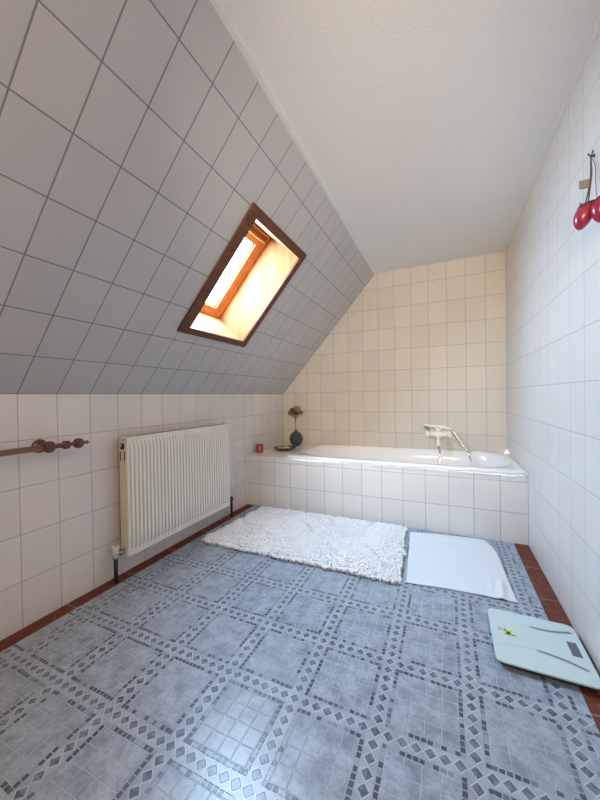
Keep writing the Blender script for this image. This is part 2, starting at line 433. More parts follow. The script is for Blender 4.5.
# ---------------------------------------------------------------- bathtub
def sel(cx, cy, hx, hy, n, z, N=120):
    out = []
    for i in range(N):
        t = 2 * PI * i / N + 0.001
        c, s = math.cos(t), math.sin(t)
        r = ((abs(c) / hx) ** n + (abs(s) / hy) ** n) ** (-1 / n)
        out.append(Vector((cx + r * c, cy + r * s, z)))
    return out
RX0, RX1, RY0, RY1, RZ = 0.388, W - 0.001, -0.014, T - 0.001, 0.460
cx, cy, hx, hy = (RX0 + RX1) / 2, (RY0 + RY1) / 2, (RX1 - RX0) / 2, (RY1 - RY0) / 2
tub = thing('bathtub', 'white enamel bathtub built in along the back wall', 'bathtub', (cx, cy, 0.0))
bm = new()
L = [sel(cx, cy, hx - 0.008, hy - 0.008, 60, LZ + 0.0), sel(cx, cy, hx, hy, 60, LZ + 0.001), sel(cx, cy, hx, hy, 60, RZ - 0.012), sel(cx, cy, hx - 0.003, hy - 0.003, 50, RZ - 0.003),
     sel(cx, cy, hx - 0.010, hy - 0.010, 40, RZ), sel(cx, cy, hx - 0.030, hy - 0.030, 14, RZ + 0.001)]
def basin(x0, x1, y0, y1, n, z): return sel((x0 + x1) / 2, (y0 + y1) / 2, (x1 - x0) / 2, (y1 - y0) / 2, n, z)
L += [basin(0.465, 2.035, 0.050, 0.680, 4.0, RZ), basin(0.473, 2.028, 0.056, 0.674, 4.0, RZ - 0.004), basin(0.486, 2.018, 0.063, 0.667, 3.9, RZ - 0.016),
      basin(0.55, 2.000, 0.075, 0.655, 3.8, RZ - 0.08), basin(0.70, 1.975, 0.095, 0.635, 3.7, RZ - 0.20), basin(0.80, 1.950, 0.12, 0.61, 3.6, RZ - 0.31),
      basin(0.86, 1.92, 0.16, 0.57, 3.4, RZ - 0.365), basin(0.95, 1.86, 0.22, 0.51, 3.0, RZ - 0.385)]
loft(bm, L, cap0=False, cap1=True)
obj('tub_shell', bm, M['enamel'], tub, smooth=True)
bm = new(); lathe(bm, (1.42, 0.365, RZ - 0.386), (0, 0, 1), [(0.034, 0), (0.034, 0.003), (0.026, 0.005), (0.012, 0.003)]); obj('drain', bm, M['chrome'], tub, True)

# ---------------------------------------------------------------- bath mixer with hand shower
MX, MZ = 1.560, 0.600
mx = thing('bath_mixer', 'cream bath mixer tap with cross handles on back wall above bathtub', 'tap', (MX, T, MZ))
BY = T - 0.075
bm = new()
lathe(bm, (MX - 0.085, BY, MZ), (1, 0, 0), [(0.018, 0.02), (0.022, 0.025), (0.022, 0.05), (0.029, 0.065), (0.030, 0.105), (0.022, 0.12), (0.022, 0.145), (0.018, 0.15)])
obj('mixer_body', bm, M['mixer'], mx, True)
for sx in (-1, 1):
    bm = new(); tube(bm, smoothpath([(MX + sx * 0.050, T - 0.001, MZ), (MX + sx * 0.050, T - 0.04, MZ), (MX + sx * 0.048, BY, MZ)]), 0.014); obj('wall_union', bm, M['mixer'], mx, True)
    bm = new(); lathe(bm, (MX + sx * 0.050, T, MZ), (0, -1, 0), [(0.034, 0.0), (0.034, 0.004), (0.026, 0.014), (0.015, 0.016)]); obj('wall_plate', bm, M['mixer'], mx, True)
    bm = new(); lathe(bm, (MX + sx * 0.062, BY, MZ), (sx, 0, 0), [(0.014, 0.0), (0.014, 0.006), (0.025, 0.010), (0.030, 0.024), (0.026, 0.038), (0.012, 0.042)])
    for a in range(4):
        d = Vector((0, math.cos(a * PI / 2 + 0.6), math.sin(a * PI / 2 + 0.6)))
        c0 = Vector((MX + sx * 0.086, BY, MZ)); tube(bm, [c0 + d * 0.012, c0 + d * 0.024, c0 + d * 0.033, c0 + d * 0.037], [0.008, 0.008, 0.010, 0.005], 10)
    obj('handle', bm, M['mixer'], mx, True)
bm = new(); tube(bm, smoothpath([(MX, BY, MZ - 0.012), (MX, BY - 0.03, MZ - 0.030), (MX, BY - 0.075, MZ - 0.045), (MX, BY - 0.105, MZ - 0.062), (MX, BY - 0.112, MZ - 0.085)]), [0.018] * 8 + [0.016] * 9 + [0.015] * 8, 16)
obj('spout', bm, M['mixer'], mx, True)
bm = new(); tube(bm, [(MX, BY, MZ + 0.015), (MX, BY, MZ + 0.045)], 0.013)
tube(bm, smoothpath([(MX - 0.03, BY - 0.012, MZ + 0.062), (MX - 0.016, BY - 0.004, MZ + 0.047), (MX + 0.016, BY - 0.004, MZ + 0.047), (MX + 0.03, BY - 0.012, MZ + 0.062)]), 0.008)
obj('cradle', bm, M['mixer'], mx, True)
bm = new(); lathe(bm, (MX - 0.005, BY, MZ - 0.02), (0, 0, -1), [(0.011, 0), (0.012, 0.02), (0.009, 0.03)]); obj('hose_nut', bm, M['chrome'], mx, True)

hs = thing('hand_shower', 'cream hand shower resting across cradle of bath mixer, with hose', 'hand shower', (MX, BY, MZ + 0.062))
HZ = MZ + 0.066
bm = new()
tube(bm, smoothpath([(MX - 0.060, BY - 0.010, HZ + 0.004), (MX - 0.02, BY - 0.010, HZ + 0.006), (MX + 0.04, BY - 0.010, HZ + 0.000), (MX + 0.10, BY - 0.012, HZ - 0.020)]), [0.011, 0.011, 0.0115, 0.012, 0.0125, 0.013, 0.013, 0.0135, 0.0135, 0.0135, 0.0135, 0.0135, 0.0135, 0.013, 0.0125, 0.012, 0.011, 0.010, 0.009])
obj('handle', bm, M['mixer'], hs, True)
bm = new(); ax = Vector((-0.25, -0.55, -0.75)).normalized()
lathe(bm, Vector((MX - 0.085, BY - 0.012, HZ + 0.004)) - ax * 0.012, ax, [(0.008, -0.006), (0.022, 0.0), (0.034, 0.012), (0.036, 0.022), (0.031, 0.026)]); obj('shower_head', bm, M['mixer'], hs, True)
bm = new()
lathe(bm, Vector((MX - 0.085, BY - 0.012, HZ + 0.004)) + ax * 0.0141, ax, [(0.028, 0.0), (0.028, 0.002), (0.012, 0.003)]); obj('spray_plate', bm, M['nickel'], hs, True)
path = smoothpath([(MX + 0.095, BY - 0.012, HZ - 0.018), (MX + 0.125, BY - 0.014, HZ - 0.045), (MX + 0.165, BY - 0.030, 0.555), (MX + 0.215, BY - 0.050, 0.490), (MX + 0.236, BY - 0.085, 0.440),
                   (MX + 0.262, BY - 0.125, 0.32), (MX + 0.24, BY - 0.17, 0.16), (MX + 0.16, BY - 0.22, 0.105), (MX + 0.07, BY - 0.19, 0.14), (MX + 0.012, BY - 0.125, 0.28), (MX + 0.012, BY - 0.085, 0.43), (MX + 0.006, BY - 0.030, 0.505), (MX - 0.005, BY, MZ - 0.045)], 10)
bm = new(); rr = [0.0085 + 0.0007 * (i % 2) for i in range(len(path))]; tube(bm, path, rr, 12); obj('hose', bm, M['chrome'], hs, True)

# ---------------------------------------------------------------- radiator
RYA, RYB, RZA, RZB = -1.246, -0.376, 0.122, 0.750
rad = thing('radiator', 'cream ribbed panel radiator mounted on left wall', 'radiator', (0.0, (RYA + RYB) / 2, RZA))
XF = 0.096
bm = new(); nr = 34; seg = 14; NY = nr * seg
ys = [RYA + 0.012 + (RYB - RYA - 0.024) * i / NY for i in range(NY + 1)]
zs = [RZA + 0.004, RZA + 0.028, RZA + 0.036, RZA + 0.044, RZA + 0.056] + [RZA + 0.056 + (RZB - RZA - 0.112) * i / 4 for i in range(1, 5)] + [RZB - 0.044, RZB - 0.036, RZB - 0.028, RZB - 0.004]
def prof(i):
    t = abs((i % seg) / seg - 0.5) if i % seg else 0.5; q = max(0.0, min(1.0, (0.46 - t) / 0.18)); return q * q * (3 - 2 * q)
rows = []
for j, z in enumerate(zs):
    e = min(j, len(zs) - 1 - j); fade = {0: 0.6, 1: 0.6, 2: 0.68, 3: 0.9}.get(e, 1.0)
    rows.append([bm.verts.new((XF - 0.016 + 0.0270 * fade * prof(i), y, z)) for i, y in enumerate(ys)] if 2 <= min(j, len(zs) - 1 - j) else [bm.verts.new((XF - 0.0001, y, z)) for y in ys])
for A, B in zip(rows, rows[1:]):
    for i in range(NY): bm.faces.new((A[i], A[i + 1], B[i + 1], B[i]))
obj('front_panel', bm, M['rad'], rad, True)
bm = new(); box(bm, (XF - 0.017, RYA, RZA), (XF + 0.003, RYA + 0.0125, RZB), 0.002); box(bm, (XF - 0.017, RYB - 0.0125, RZA), (XF + 0.003, RYB, RZB), 0.002)
box(bm, (XF - 0.006, RYA, RZA), (XF + 0.003, RYB, RZA + 0.0045), 0.001); obj('panel_rim', bm, M['rad'], rad)
obj('back_panel', box(new(), (0.032, RYA + 0.01, RZA + 0.005), (0.044, RYB - 0.01, RZB - 0.012), 0.003), M['rad'], rad)
bm = new(); box(bm, (0.036, RYA, RZB - 0.012), (XF + 0.004, RYB, RZB), 0.003)
obj('top_cover', bm, M['rad'], rad)
bm = new()
for i in range(34):
    y = RYA + 0.03 + i * 0.0245; box(bm, (0.050, y, RZB - 0.001), (0.084, y + 0.012, RZB + 0.0006))
obj('grille_slots', bm, M['dark'], rad)
bm = new(); box(bm, (0.046, RYA + 0.014, RZA + 0.02), (XF - 0.020, RYB - 0.014, RZB - 0.02)); obj('fins', bm, M['dark'], rad)
for y0, y1, nm in ((RYA - 0.002, RYA + 0.006, 'side_cover'), (RYB - 0.006, RYB + 0.002, 'side_cover')):
    obj(nm, box(new(), (0.040, y0, RZA + 0.02), (XF - 0.004, y1, RZB - 0.004), 0.002), M['radside'], rad)
bm = new(); lathe(bm, (0.064, RYA - 0.0015, RZB - 0.048), (0, -1, 0), [(0.017, 0.0), (0.017, 0.002), (0.012, 0.003)]); obj('plug_hole', bm, M['dark'], rad)
bm = new(); lathe(bm, (0.064, RYA - 0.0045, RZB - 0.044), (0, -1, 0), [(0.009, 0.0), (0.009, 0.006), (0.005, 0.008)], 6); obj('vent_plug', bm, M['nickel'], rad)
for x in (0.050, 0.080):
    bm = new(); box(bm, (x - 0.0035, RYA - 0.0028, RZB - 0.125), (x + 0.0035, RYA - 0.0018, RZB - 0.075)); obj('side_slot', bm, M['dark'], rad)
for y in (RYA + 0.15, RYB - 0.15):
    bm = new(); box(bm, (0.0005, y, RZA + 0.05), (0.034, y + 0.03, RZA + 0.07)); box(bm, (0.0005, y, RZA + 0.05), (0.005, y + 0.03, RZB - 0.10)); box(bm, (0.0005, y, RZB - 0.12), (0.034, y + 0.03, RZB - 0.10)); obj('bracket', bm, M['radside'], rad)
PX, PY = 0.056, -1.292
bm = new(); tube(bm, [(PX, PY, -0.001), (PX, PY, 0.128)], 0.0105, 14); obj('supply_pipe', bm, M['black'], rad, True)
bm = new(); lathe(bm, (PX, PY, 0.122), (0, 0, 1), [(0.012, 0), (0.015, 0.002), (0.015, 0.014), (0.012, 0.018), (0.013, 0.034), (0.010, 0.038)], 16)
v = obj('valve_body', bm, M['nickel'], rad, True)
bm = new(); tube(bm, [(PX, PY, 0.143), (PX + 0.004, PY + 0.030, 0.148), (PX + 0.010, RYA + 0.004, 0.160)], [0.009, 0.010, 0.009]); lathe(bm, (PX + 0.003, PY + 0.018, 0.146), (0.06, 1, 0.12), [(0.012, 0), (0.0155, 0.002), (0.0155, 0.014), (0.012, 0.016)], 6); obj('union', bm, M['nickel'], v, True)
bm = new(); lathe(bm, (PX, PY, 0.150), (0, 0, 1), [(0.012, 0), (0.014, 0.003), (0.0185, 0.034), (0.018, 0.040), (0.014, 0.042), (0.006, 0.042)], 12); obj('valve_knob', bm, M['knob'], v, False)
bm = new(); lathe(bm, (PX, PY, 0.1915), (0, 0, 1), [(0.006, 0), (0.006, 0.001), (0.003, 0.0015)], 10); obj('knob_screw', bm, M['dark'], v)
QY = -0.300
bm = new(); tube(bm, [(PX, QY, -0.001), (PX, QY, 0.150)], 0.0095, 14); obj('return_pipe', bm, M['black'], rad, True)
bm = new(); lathe(bm, (PX, QY, 0.130), (0, 0, 1), [(0.012, 0), (0.0145, 0.002), (0.0145, 0.020), (0.010, 0.030)], 12); tube(bm, [(PX, QY, 0.140), (PX + 0.006, QY - 0.035, 0.150), (PX + 0.008, RYB - 0.004, 0.160)], [0.009, 0.010, 0.009])
obj('return_valve', bm, M['black'], rad, True)

# ---------------------------------------------------------------- towel rail
RLX, RLZ = 0.080, 0.752
rail = thing('towel_rail', 'brown wooden towel rail with turned knob ends on left wall', 'towel rail', (0.0, -2.0, RLZ))
bm = new(); tube(bm, [(RLX, -2.55, RLZ), (RLX, -1.603, RLZ)], 0.0125, 20); obj('rod', bm, M['rodwood'], rail, True)
def finial(y, sgn):
    bm = new()
    P = [(0.0120, -0.030), (0.0150, -0.022), (0.0135, -0.014)]
    P += [(0.0240 * math.sin(PI * (0.16 + 0.68 * q / 8)) ** 1.3 + 0.001, 0.006 - 0.020 * math.cos(PI * q / 8)) for q in range(9)]
    P += [(0.0095, 0.031), (0.0105, 0.050), (0.0085, 0.056), (0.0150, 0.060), (0.0185, 0.064), (0.0185, 0.070), (0.0165, 0.073), (0.0185, 0.076), (0.0180, 0.083), (0.0130, 0.087), (0.0080, 0.091), (0.0075, 0.104)]
    P += [(0.0225 * math.sin(PI * (0.16 + 0.68 * q / 8)) ** 1.3 + 0.001, 0.126 - 0.019 * math.cos(PI * q / 8)) for q in range(9)]
    P += [(0.0070, 0.150), (0.0070, 0.156), (0.0085, 0.160), (0.0085, 0.168), (0.004, 0.172)]
    lathe(bm, (RLX, y, RLZ), (0, sgn, 0), P, 28)
    obj('finial', bm, M['turned'], rail, True)
finial(-1.605, 1); finial(-2.55, -1)
for y in (-1.605, -2.55):
    yy = y + (0.008 if y > -2 else -0.008)
    bm = new(); lathe(bm, (0.0, yy, RLZ), (1, 0, 0), [(0.029, 0.0), (0.030, 0.004), (0.026, 0.010), (0.016, 0.014), (0.0115, 0.022), (0.0105, 0.045), (0.013, 0.060), (0.016, 0.072)]); obj('wall_bracket', bm, M['turned'], rail, True)

# ---------------------------------------------------------------- rug
def rugedge(x, y): return 0.014 * noise.noise(Vector((x * 14, y * 14, 2.0)))
C4 = [Vector((0.150, -0.752, 0)), Vector((1.398, -0.750, 0)), Vector((1.352, -0.045, 0)), Vector((0.205, -0.055, 0))]
def bil(a, b): return C4[0] * (1 - a) * (1 - b) + C4[1] * a * (1 - b) + C4[2] * a * b + C4[3] * (1 - a) * b
rug = thing('bath_mat', 'large fluffy white shag bath mat on floor before bathtub', 'bath mat', (0.78, -0.40, 0.0))
bm = new(); NX, NYr = 60, 36; g = []
for j in range(NYr + 1):
    r_ = []
    for i in range(NX + 1):
        p = bil(0.012 + 0.976 * i / NX, 0.015 + 0.97 * j / NYr)
        e = min(i, NX - i, j, NYr - j)
        z = 0.004 if e == 0 else 0.012 + 0.006 * noise.noise(Vector((p.x * 12, p.y * 12, 0)))
        r_.append(bm.verts.new((p.x, p.y, z)))
    g.append(r_)
for j in range(NYr):
    for i in range(NX): bm.faces.new((g[j][i], g[j][i + 1], g[j + 1][i + 1], g[j + 1][i]))
ret = bmesh.ops.extrude_face_region(bm, geom=list(bm.faces))
for v_ in ret['geom']:
    if isinstance(v_, bmesh.types.BMVert): pass
for v_ in [x for x in g[0][0].link_faces[0].verts][:0]: pass
for row in g:
    for v_ in row: v_.co.z = 0.0005
bmesh.ops.recalc_face_normals(bm, faces=bm.faces)
obj('backing', bm, M['rug'], rug, True)
verts, faces = [], []
rnd = random.Random(3); o0 = ORIGIN[rug.name]
TX, TY = 112, 66
for j in range(TY):
    for i in range(TX):
        a = -0.006 + 1.012 * (i + rnd.uniform(0.0, 1.0)) / TX; b = -0.012 + 1.02 * (j + rnd.uniform(0.0, 1.0)) / TY
        p = bil(a, b)
        edge = min(a * 1.2, (1 - a) * 1.2, b * 0.7, (1 - b) * 0.7)
        base = Vector((p.x, p.y, 0.006 if edge > 0.02 else 0.003))
        th = 2 * PI * noise.noise(Vector((p.x * 7, p.y * 7, 4))) * 1.3 + rnd.uniform(-1.2, 1.2)
        lean = rnd.uniform(0.2, 1.1) if edge > 0.02 else rnd.uniform(0.9, 2.2); ln = rnd.uniform(0.022, 0.034)
        d = Vector((math.cos(th) * lean, math.sin(th) * lean, 1)).normalized()
        tip = base + d * ln; tip.z = max(tip.z, 0.010)
        mid = base + Vector((d.x * 0.3, d.y * 0.3, 1)).normalized() * ln * 0.6
        r = rnd.uniform(0.0042, 0.0062)
        x, y = frame_axes(d); k0 = len(verts); n = 5
        for c, rr in ((base, r * 0.8), (mid, r * 1.15), ((mid + tip) / 2 + Vector((0, 0, 0.001)), r * 1.0), (tip, r * 0.35)):
            for q in range(n):
                w = c + x * rr * math.cos(2 * PI * q / n) + y * rr * math.sin(2 * PI * q / n)
                w.z = max(w.z, 0.0008); w.y = min(w.y, -0.001)
                verts.append(w - o0)
        for L_ in range(3):
            for q in range(n):
                q2 = (q + 1) % n; faces.append((k0 + L_ * n + q, k0 + L_ * n + q2, k0 + (L_ + 1) * n + q2, k0 + (L_ + 1) * n + q))
        faces.append(tuple(k0 + 3 * n + q for q in range(n)))
me = bpy.data.meshes.new('pile'); me.from_pydata([tuple(v_) for v_ in verts], [], faces); me.materials.append(M['rug'])
for f in me.polygons: f.use_smooth = True
pile = bpy.data.objects.new('pile', me); col.objects.link(pile); pile.parent = rug; pile['kind'] = 'stuff'

# ---------------------------------------------------------------- white towel on the floor
bm = new(); A, B = 90, 90; g = []
left = lambda t: Vector((1.432 - 0.042 * t, -0.722 + 0.640 * t, 0))
rp_ = smoothpath([(1.912, -0.694, 0), (1.905, -0.600, 0), (1.900, -0.470, 0), (1.897, -0.36, 0), (1.893, -0.24, 0), (1.872, -0.12, 0), (1.83, -0.03, 0)], 15)
for j in range(B + 1):
    t = j / B; a = left(t); b = rp_[min(len(rp_) - 1, int(round(t * (len(rp_) - 1))))]
    row = []
    for i in range(A + 1):
        s = i / A; p = a.lerp(b, s)
        p.y += (0.020 * math.sin(PI * s)) * (1 - t) * 0.6 + 0.010 * t * math.sin(PI * s)
        z = 0.004 + 0.0022 * (1 + noise.noise(Vector((p.x * 9, p.y * 9, 1)))) + 0.0012 * noise.noise(Vector((p.x * 30, p.y * 30, 3)))
        # a soft ridge running in from the lifted front right corner
        qx, qy = p.x - 1.875, p.y + 0.46
        al = (qx * -0.10 + qy * -0.99); ac = (qx * 0.99 + qy * -0.10)
        z += 0.017 * math.exp(-(ac / 0.016) ** 2) * math.exp(-((al - 0.15) / 0.085) ** 2) + 0.007 * math.exp(-((ac + 0.045) / 0.014) ** 2) * math.exp(-((al - 0.12) / 0.06) ** 2)
        qx, qy = p.x - 1.45, p.y + 0.30
        z += 0.006 * math.exp(-((qy - qx * 0.45) / 0.018) ** 2) * math.exp(-((qx - 0.08) / 0.13) ** 2)
        row.append(bm.verts.new((p.x, min(p.y, -0.004), z)))
    g.append(row)
for j in range(B):
    for i in range(A): bm.faces.new((g[j][i], g[j][i + 1], g[j + 1][i + 1], g[j + 1][i]))
tw = obj('towel', bm, M['terry'], smooth=True, origin=(1.66, -0.38, 0))
tag(tw, 'flat white terry towel spread on floor beside shag bath mat', 'towel')
so = tw.modifiers.new('thick', 'SOLIDIFY'); so.thickness = 0.004; so.offset = -1

# ---------------------------------------------------------------- bathroom scale
SX, SY, SR = 1.922, -0.972, math.radians(-0.5)
scl = thing('bathroom_scale', 'pale green glass bathroom scale with grey display on floor by right wall', 'scale', (SX, SY, 0.0))
scl.rotation_euler.z = SR
def rr_prism(bm, hx, hy, r, z0, z1, bev=0.0):
    pts = []
    for cxx, cyy, a0 in ((hx - r, hy - r, 0), (-hx + r, hy - r, PI / 2), (-hx + r, -hy + r, PI), (hx - r, -hy + r, 1.5 * PI)):
        for i in range(9): a = a0 + i * PI / 16; pts.append((SX + cxx + r * math.cos(a), SY + cyy + r * math.sin(a)))
    def loop(z, ins):
        return [Vector((SX + (x - SX) * (1 - ins / hx), SY + (y - SY) * (1 - ins / hy), z)) for x, y in pts]
    return loft(bm, [loop(z0, bev), loop(z0 + bev, 0), loop(z1 - bev, 0), loop(z1, bev)] if bev else [loop(z0, 0), loop(z1, 0)])
obj('glass_platform', rr_prism(new(), 0.147, 0.153, 0.026, 0.021, 0.028, 0.0015), M['sglass'], scl)
obj('base_tray', rr_prism(new(), 0.138, 0.144, 0.022, 0.008, 0.0212), M['scale_rim'], scl)
for ax_, ay in ((-1, -1), (1, -1), (1, 1), (-1, 1)):
    bm = new(); lathe(bm, (SX + ax_ * 0.11, SY + ay * 0.115, 0.0), (0, 0, 1), [(0.017, 0), (0.018, 0.002), (0.018, 0.009)], 20); obj('foot', bm, M['scale_rim'], scl)
def ribbon(bm, P, w, z, h):
    P = smoothpath([(a, b, 0) for a, b in P], 8); loops = []
    for i, p in enumerate(P):
        d = (P[min(i + 1, len(P) - 1)] - P[max(i - 1, 0)]).normalized(); nrm = Vector((-d.y, d.x, 0))
        ww = w * (0.35 + 0.65 * min(1, i / 5)) if True else w
        loops.append([p + nrm * ww + Vector((0, 0, z)), p + nrm * ww * 0.8 + Vector((0, 0, z + h)), p - nrm * ww * 0.8 + Vector((0, 0, z + h)), p - nrm * ww + Vector((0, 0, z))])
    return loft(bm, loops)
GZ = 0.0279
bm = ribbon(new(), [(1.915, -0.890), (1.95, -0.892), (1.99, -0.888), (2.03, -0.876), (2.050, -0.868)], 0.0062, GZ, 0.0012); obj('electrode', bm, M['electrode'], scl)
bm = ribbon(new(), [(1.912, -1.022), (1.95, -1.027), (1.99, -1.037), (2.03, -1.053), (2.046, -1.061)], 0.0062, GZ, 0.0012); obj('electrode', bm, M['electrode'], scl)
bm = ribbon(new(), [(1.790, -0.856), (1.83, -0.874), (1.87, -0.884), (1.912, -0.889)], 0.0014, GZ, 0.0004); obj('etched_line', bm, M['etched'], scl)
bm = ribbon(new(), [(1.790, -1.040), (1.83, -1.026), (1.87, -1.020), (1.910, -1.021)], 0.0014, GZ, 0.0004); obj('etched_line', bm, M['etched'], scl)
bm = new(); box(bm, (2.020, -1.001, GZ), (2.049, -0.927, GZ + 0.0008), 0.0003, 1); obj('display', bm, M['lcd'], scl)
# the small lime emblem and its lettering
bm = new()
def leaf(bm, c, ang, ln, wd, z=GZ, h=0.0006):
    ca, sa = math.cos(ang), math.sin(ang); lo = []
    for i in range(16):
        t = 2 * PI * i / 16; x = ln * math.cos(t); y = wd * math.sin(t) * (1 - 0.4 * math.cos(t))
        lo.append((c[0] + x * ca - y * sa, c[1] + x * sa + y * ca))
    return loft(bm, [[Vector((x, y, z)) for x, y in lo], [Vector((x, y, z + h)) for x, y in lo]])
leaf(bm, (1.858, -0.968), math.radians(100), 0.018, 0.0065); leaf(bm, (1.868, -0.980), math.radians(10), 0.021, 0.0065); leaf(bm, (1.868, -0.964), math.radians(55), 0.012, 0.005)
bmesh.ops.translate(bm, verts=bm.verts, vec=(-0.029, 0.012, 0)); obj('emblem', bm, M['yg'], scl)
bm = new(); leaf(bm, (1.853, -0.958), math.radians(100), 0.010, 0.002, GZ + 0.0007, 0.0003); leaf(bm, (1.868, -0.970), math.radians(40), 0.006, 0.003, GZ + 0.0007, 0.0003); leaf(bm, (1.878, -0.984), math.radians(-15), 0.011, 0.002, GZ + 0.0007, 0.0003)
bmesh.ops.translate(bm, verts=bm.verts, vec=(-0.029, 0.012, 0)); obj('emblem_mark', bm, M['ygd'], scl)
cu = bpy.data.curves.new('txt', 'FONT'); cu.body = 'Pia'; cu.size = 0.022; cu.extrude = 0.0002; cu.resolution_u = 3
to = bpy.data.objects.new('txt', cu); col.objects.link(to); bpy.context.view_layer.update()
me = bpy.data.meshes.new_from_object(to.evaluated_get(bpy.context.evaluated_depsgraph_get())); bpy.data.objects.remove(to)
me.materials.clear(); me.materials.append(M['ink']); bm = new(); bm.from_mesh(me)
bmesh.ops.translate(bm, verts=bm.verts, vec=(1.802, -0.958, GZ + 0.0004)); obj('lettering', bm, M['ink'], scl)

# ---------------------------------------------------------------- cup, dish, vase, flowers on the ledge
CX, CY = 0.045, 0.160
cup = thing('candle_holder', 'small raspberry red candle cup at left end of ledge', 'candle holder', (CX, CY, LZ))
bm = new(); lathe(bm, (CX, CY, LZ), (0, 0, 1), [(0.026, 0), (0.028, 0.003), (0.034, 0.074), (0.035, 0.078), (0.0335, 0.078), (0.031, 0.072), (0.0295, 0.050), (0.010, 0.048)], 32); obj('cup_body', bm, M['redcup'], cup, True)
bm = new(); lathe(bm, (CX, CY, LZ + 0.0490), (0, 0, 1), [(0.029, 0.0), (0.0293, 0.010), (0.010, 0.011)], 24); obj('wax', bm, M['wax'], cup, True)
bm = new(); tube(bm, [(CX, CY, LZ + 0.058), (CX + 0.001, CY, LZ + 0.070)], 0.001, 6); obj('wick', bm, M['dark'], cup)
def band_patch(a0, a1, z0, z1, off=0.0008):
    bm = new(); lo = []
    rad_ = lambda z: 0.028 + (z - 0.003) / 0.071 * 0.006 + off
    for q in range(9):
        a = a0 + (a1 - a0) * q / 8
        lo.append([(CX + rad_(z) * math.cos(a), CY + rad_(z) * math.sin(a), LZ + z) for z in (z0, z1)])
    V_ = [[bm.verts.new(p) for p in r] for r in lo]
    for A_, B_ in zip(V_, V_[1:]): bm.faces.new((A_[0], B_[0], B_[1], A_[1]))
    return bm
obj('printed_band', band_patch(-PI * 0.42, -PI * 0.30, 0.012, 0.066), M['pinkcup'], cup, True)
DX, DY = 0.192, 0.375
dish = thing('shallow_dish', 'dark purple shallow dish of pale shells on ledge', 'dish', (DX, DY, LZ))
bm = new(); lathe(bm, (DX, DY, LZ), (0, 0, 1), [(0.050, 0), (0.055, 0.003), (0.092, 0.016), (0.110, 0.024), (0.112, 0.026), (0.108, 0.027), (0.085, 0.020), (0.052, 0.008), (0.02, 0.007)], 40); obj('dish_body', bm, M['dish'], dish, True)
# shells lie loose in the dish: each is a thing of its own
spots = [(-0.045, -0.012), (-0.020, 0.022), (0.004, -0.028), (0.024, 0.010), (0.050, -0.012), (-0.004, 0.050)]
sh0 = None
for i, (a, b) in enumerate(spots):
    if sh0 is None:
        bm = new(); vs = ball(bm, (0, 0, 0.010), 0.014, 1.15, 0.85, 0.72, 3)
        for v_ in bm.verts:
            th = math.atan2(v_.co.y, v_.co.x); v_.co.x *= 1 + 0.06 * math.cos(th * 9); v_.co.y *= 1 + 0.06 * math.cos(th * 9)
        sh0 = obj('sea_shell', bm, M['pebble'], smooth=True); s_ = sh0
    else: s_ = sh0.copy(); col.objects.link(s_)
    s_.location = (DX + a, DY + b, LZ + 0.0080 + (0.004 if abs(a) > 0.04 or abs(b) > 0.045 else 0)); s_.rotation_euler.z = i * 1.3; s_.scale = (1, 1, 1) if i % 2 else (1.15, 1.1, 1.15)
    tag(s_, 'small pale shell lying in dark purple dish on ledge', 'shell', 'shells in the purple dish')
VX, VY = 0.185, 0.655
vase = thing('bud_vase', 'dark grey egg shaped stoneware vase in corner of ledge', 'vase', (VX, VY, LZ))
bm = new(); lathe(bm, (VX, VY, LZ), (0, 0, 1), [(0.030, 0), (0.034, 0.002), (0.052, 0.022), (0.066, 0.048), (0.071, 0.072), (0.066, 0.098), (0.052, 0.122), (0.030, 0.144), (0.014, 0.157), (0.010, 0.164), (0.012, 0.170), (0.009, 0.170), (0.007, 0.160)], 36, sx=1.0)
obj('vase_body', bm, M['vase'], vase, True)
fl = thing('dried_flower_bunch', 'bunch of dried olive brown roses standing in grey vase', 'flowers', (VX, VY, LZ + 0.16))
heads = [(-0.055, -0.010, 0.005), (-0.022, -0.020, 0.032), (0.018, -0.012, 0.052), (0.052, -0.008, 0.020), (-0.010, -0.030, -0.012), (0.030, -0.028, -0.008), (-0.040, 0.014, 0.030), (0.008, 0.020, 0.020), (0.066, 0.008, 0.000), (-0.062, 0.010, -0.018), (-0.005, -0.034, 0.014), (0.040, 0.006, 0.045), (0.008, -0.026, -0.034)]
FZ = LZ + 0.350
def make_head(c, r, m, seed):
    bm = new(); rn = random.Random(seed)
    c = Vector(c)
    for L_ in range(4):
        n = 3 + L_ * 2
        for q in range(n):
            a = 2 * PI * q / n + L_ * 0.7 + rn.uniform(-.2, .2); el = math.radians(78 - L_ * 30)
            d = Vector((math.cos(a) * math.cos(el), math.sin(a) * math.cos(el), math.sin(el) * 0.9))
            side = Vector((-math.sin(a), math.cos(a), 0)); up = d.cross(side).normalized() * -1
            pc = c + d * r * (0.45 + 0.17 * L_); G = []
            for iu in range(4):
                row = []
                for iv in range(4):
                    uu = (iu / 3 - 0.5) * 2; vv = (iv / 3 - 0.5) * 2
                    w_ = (1 - 0.25 * vv * vv) * (0.85 if iv == 3 else 1)
                    row.append(bm.verts.new(pc + side * uu * r * 0.50 * w_ + up * vv * r * 0.45 - d * r * 0.22 * (uu * uu) + d * r * 0.12 * vv * vv))
                G.append(row)
            for i1 in range(3):
                for i2 in range(3): bm.faces.new((G[i1][i2], G[i1 + 1][i2], G[i1 + 1][i2 + 1], G[i1][i2 + 1]))
    ball(bm, c, r * 0.55, sub=1)
    return bm
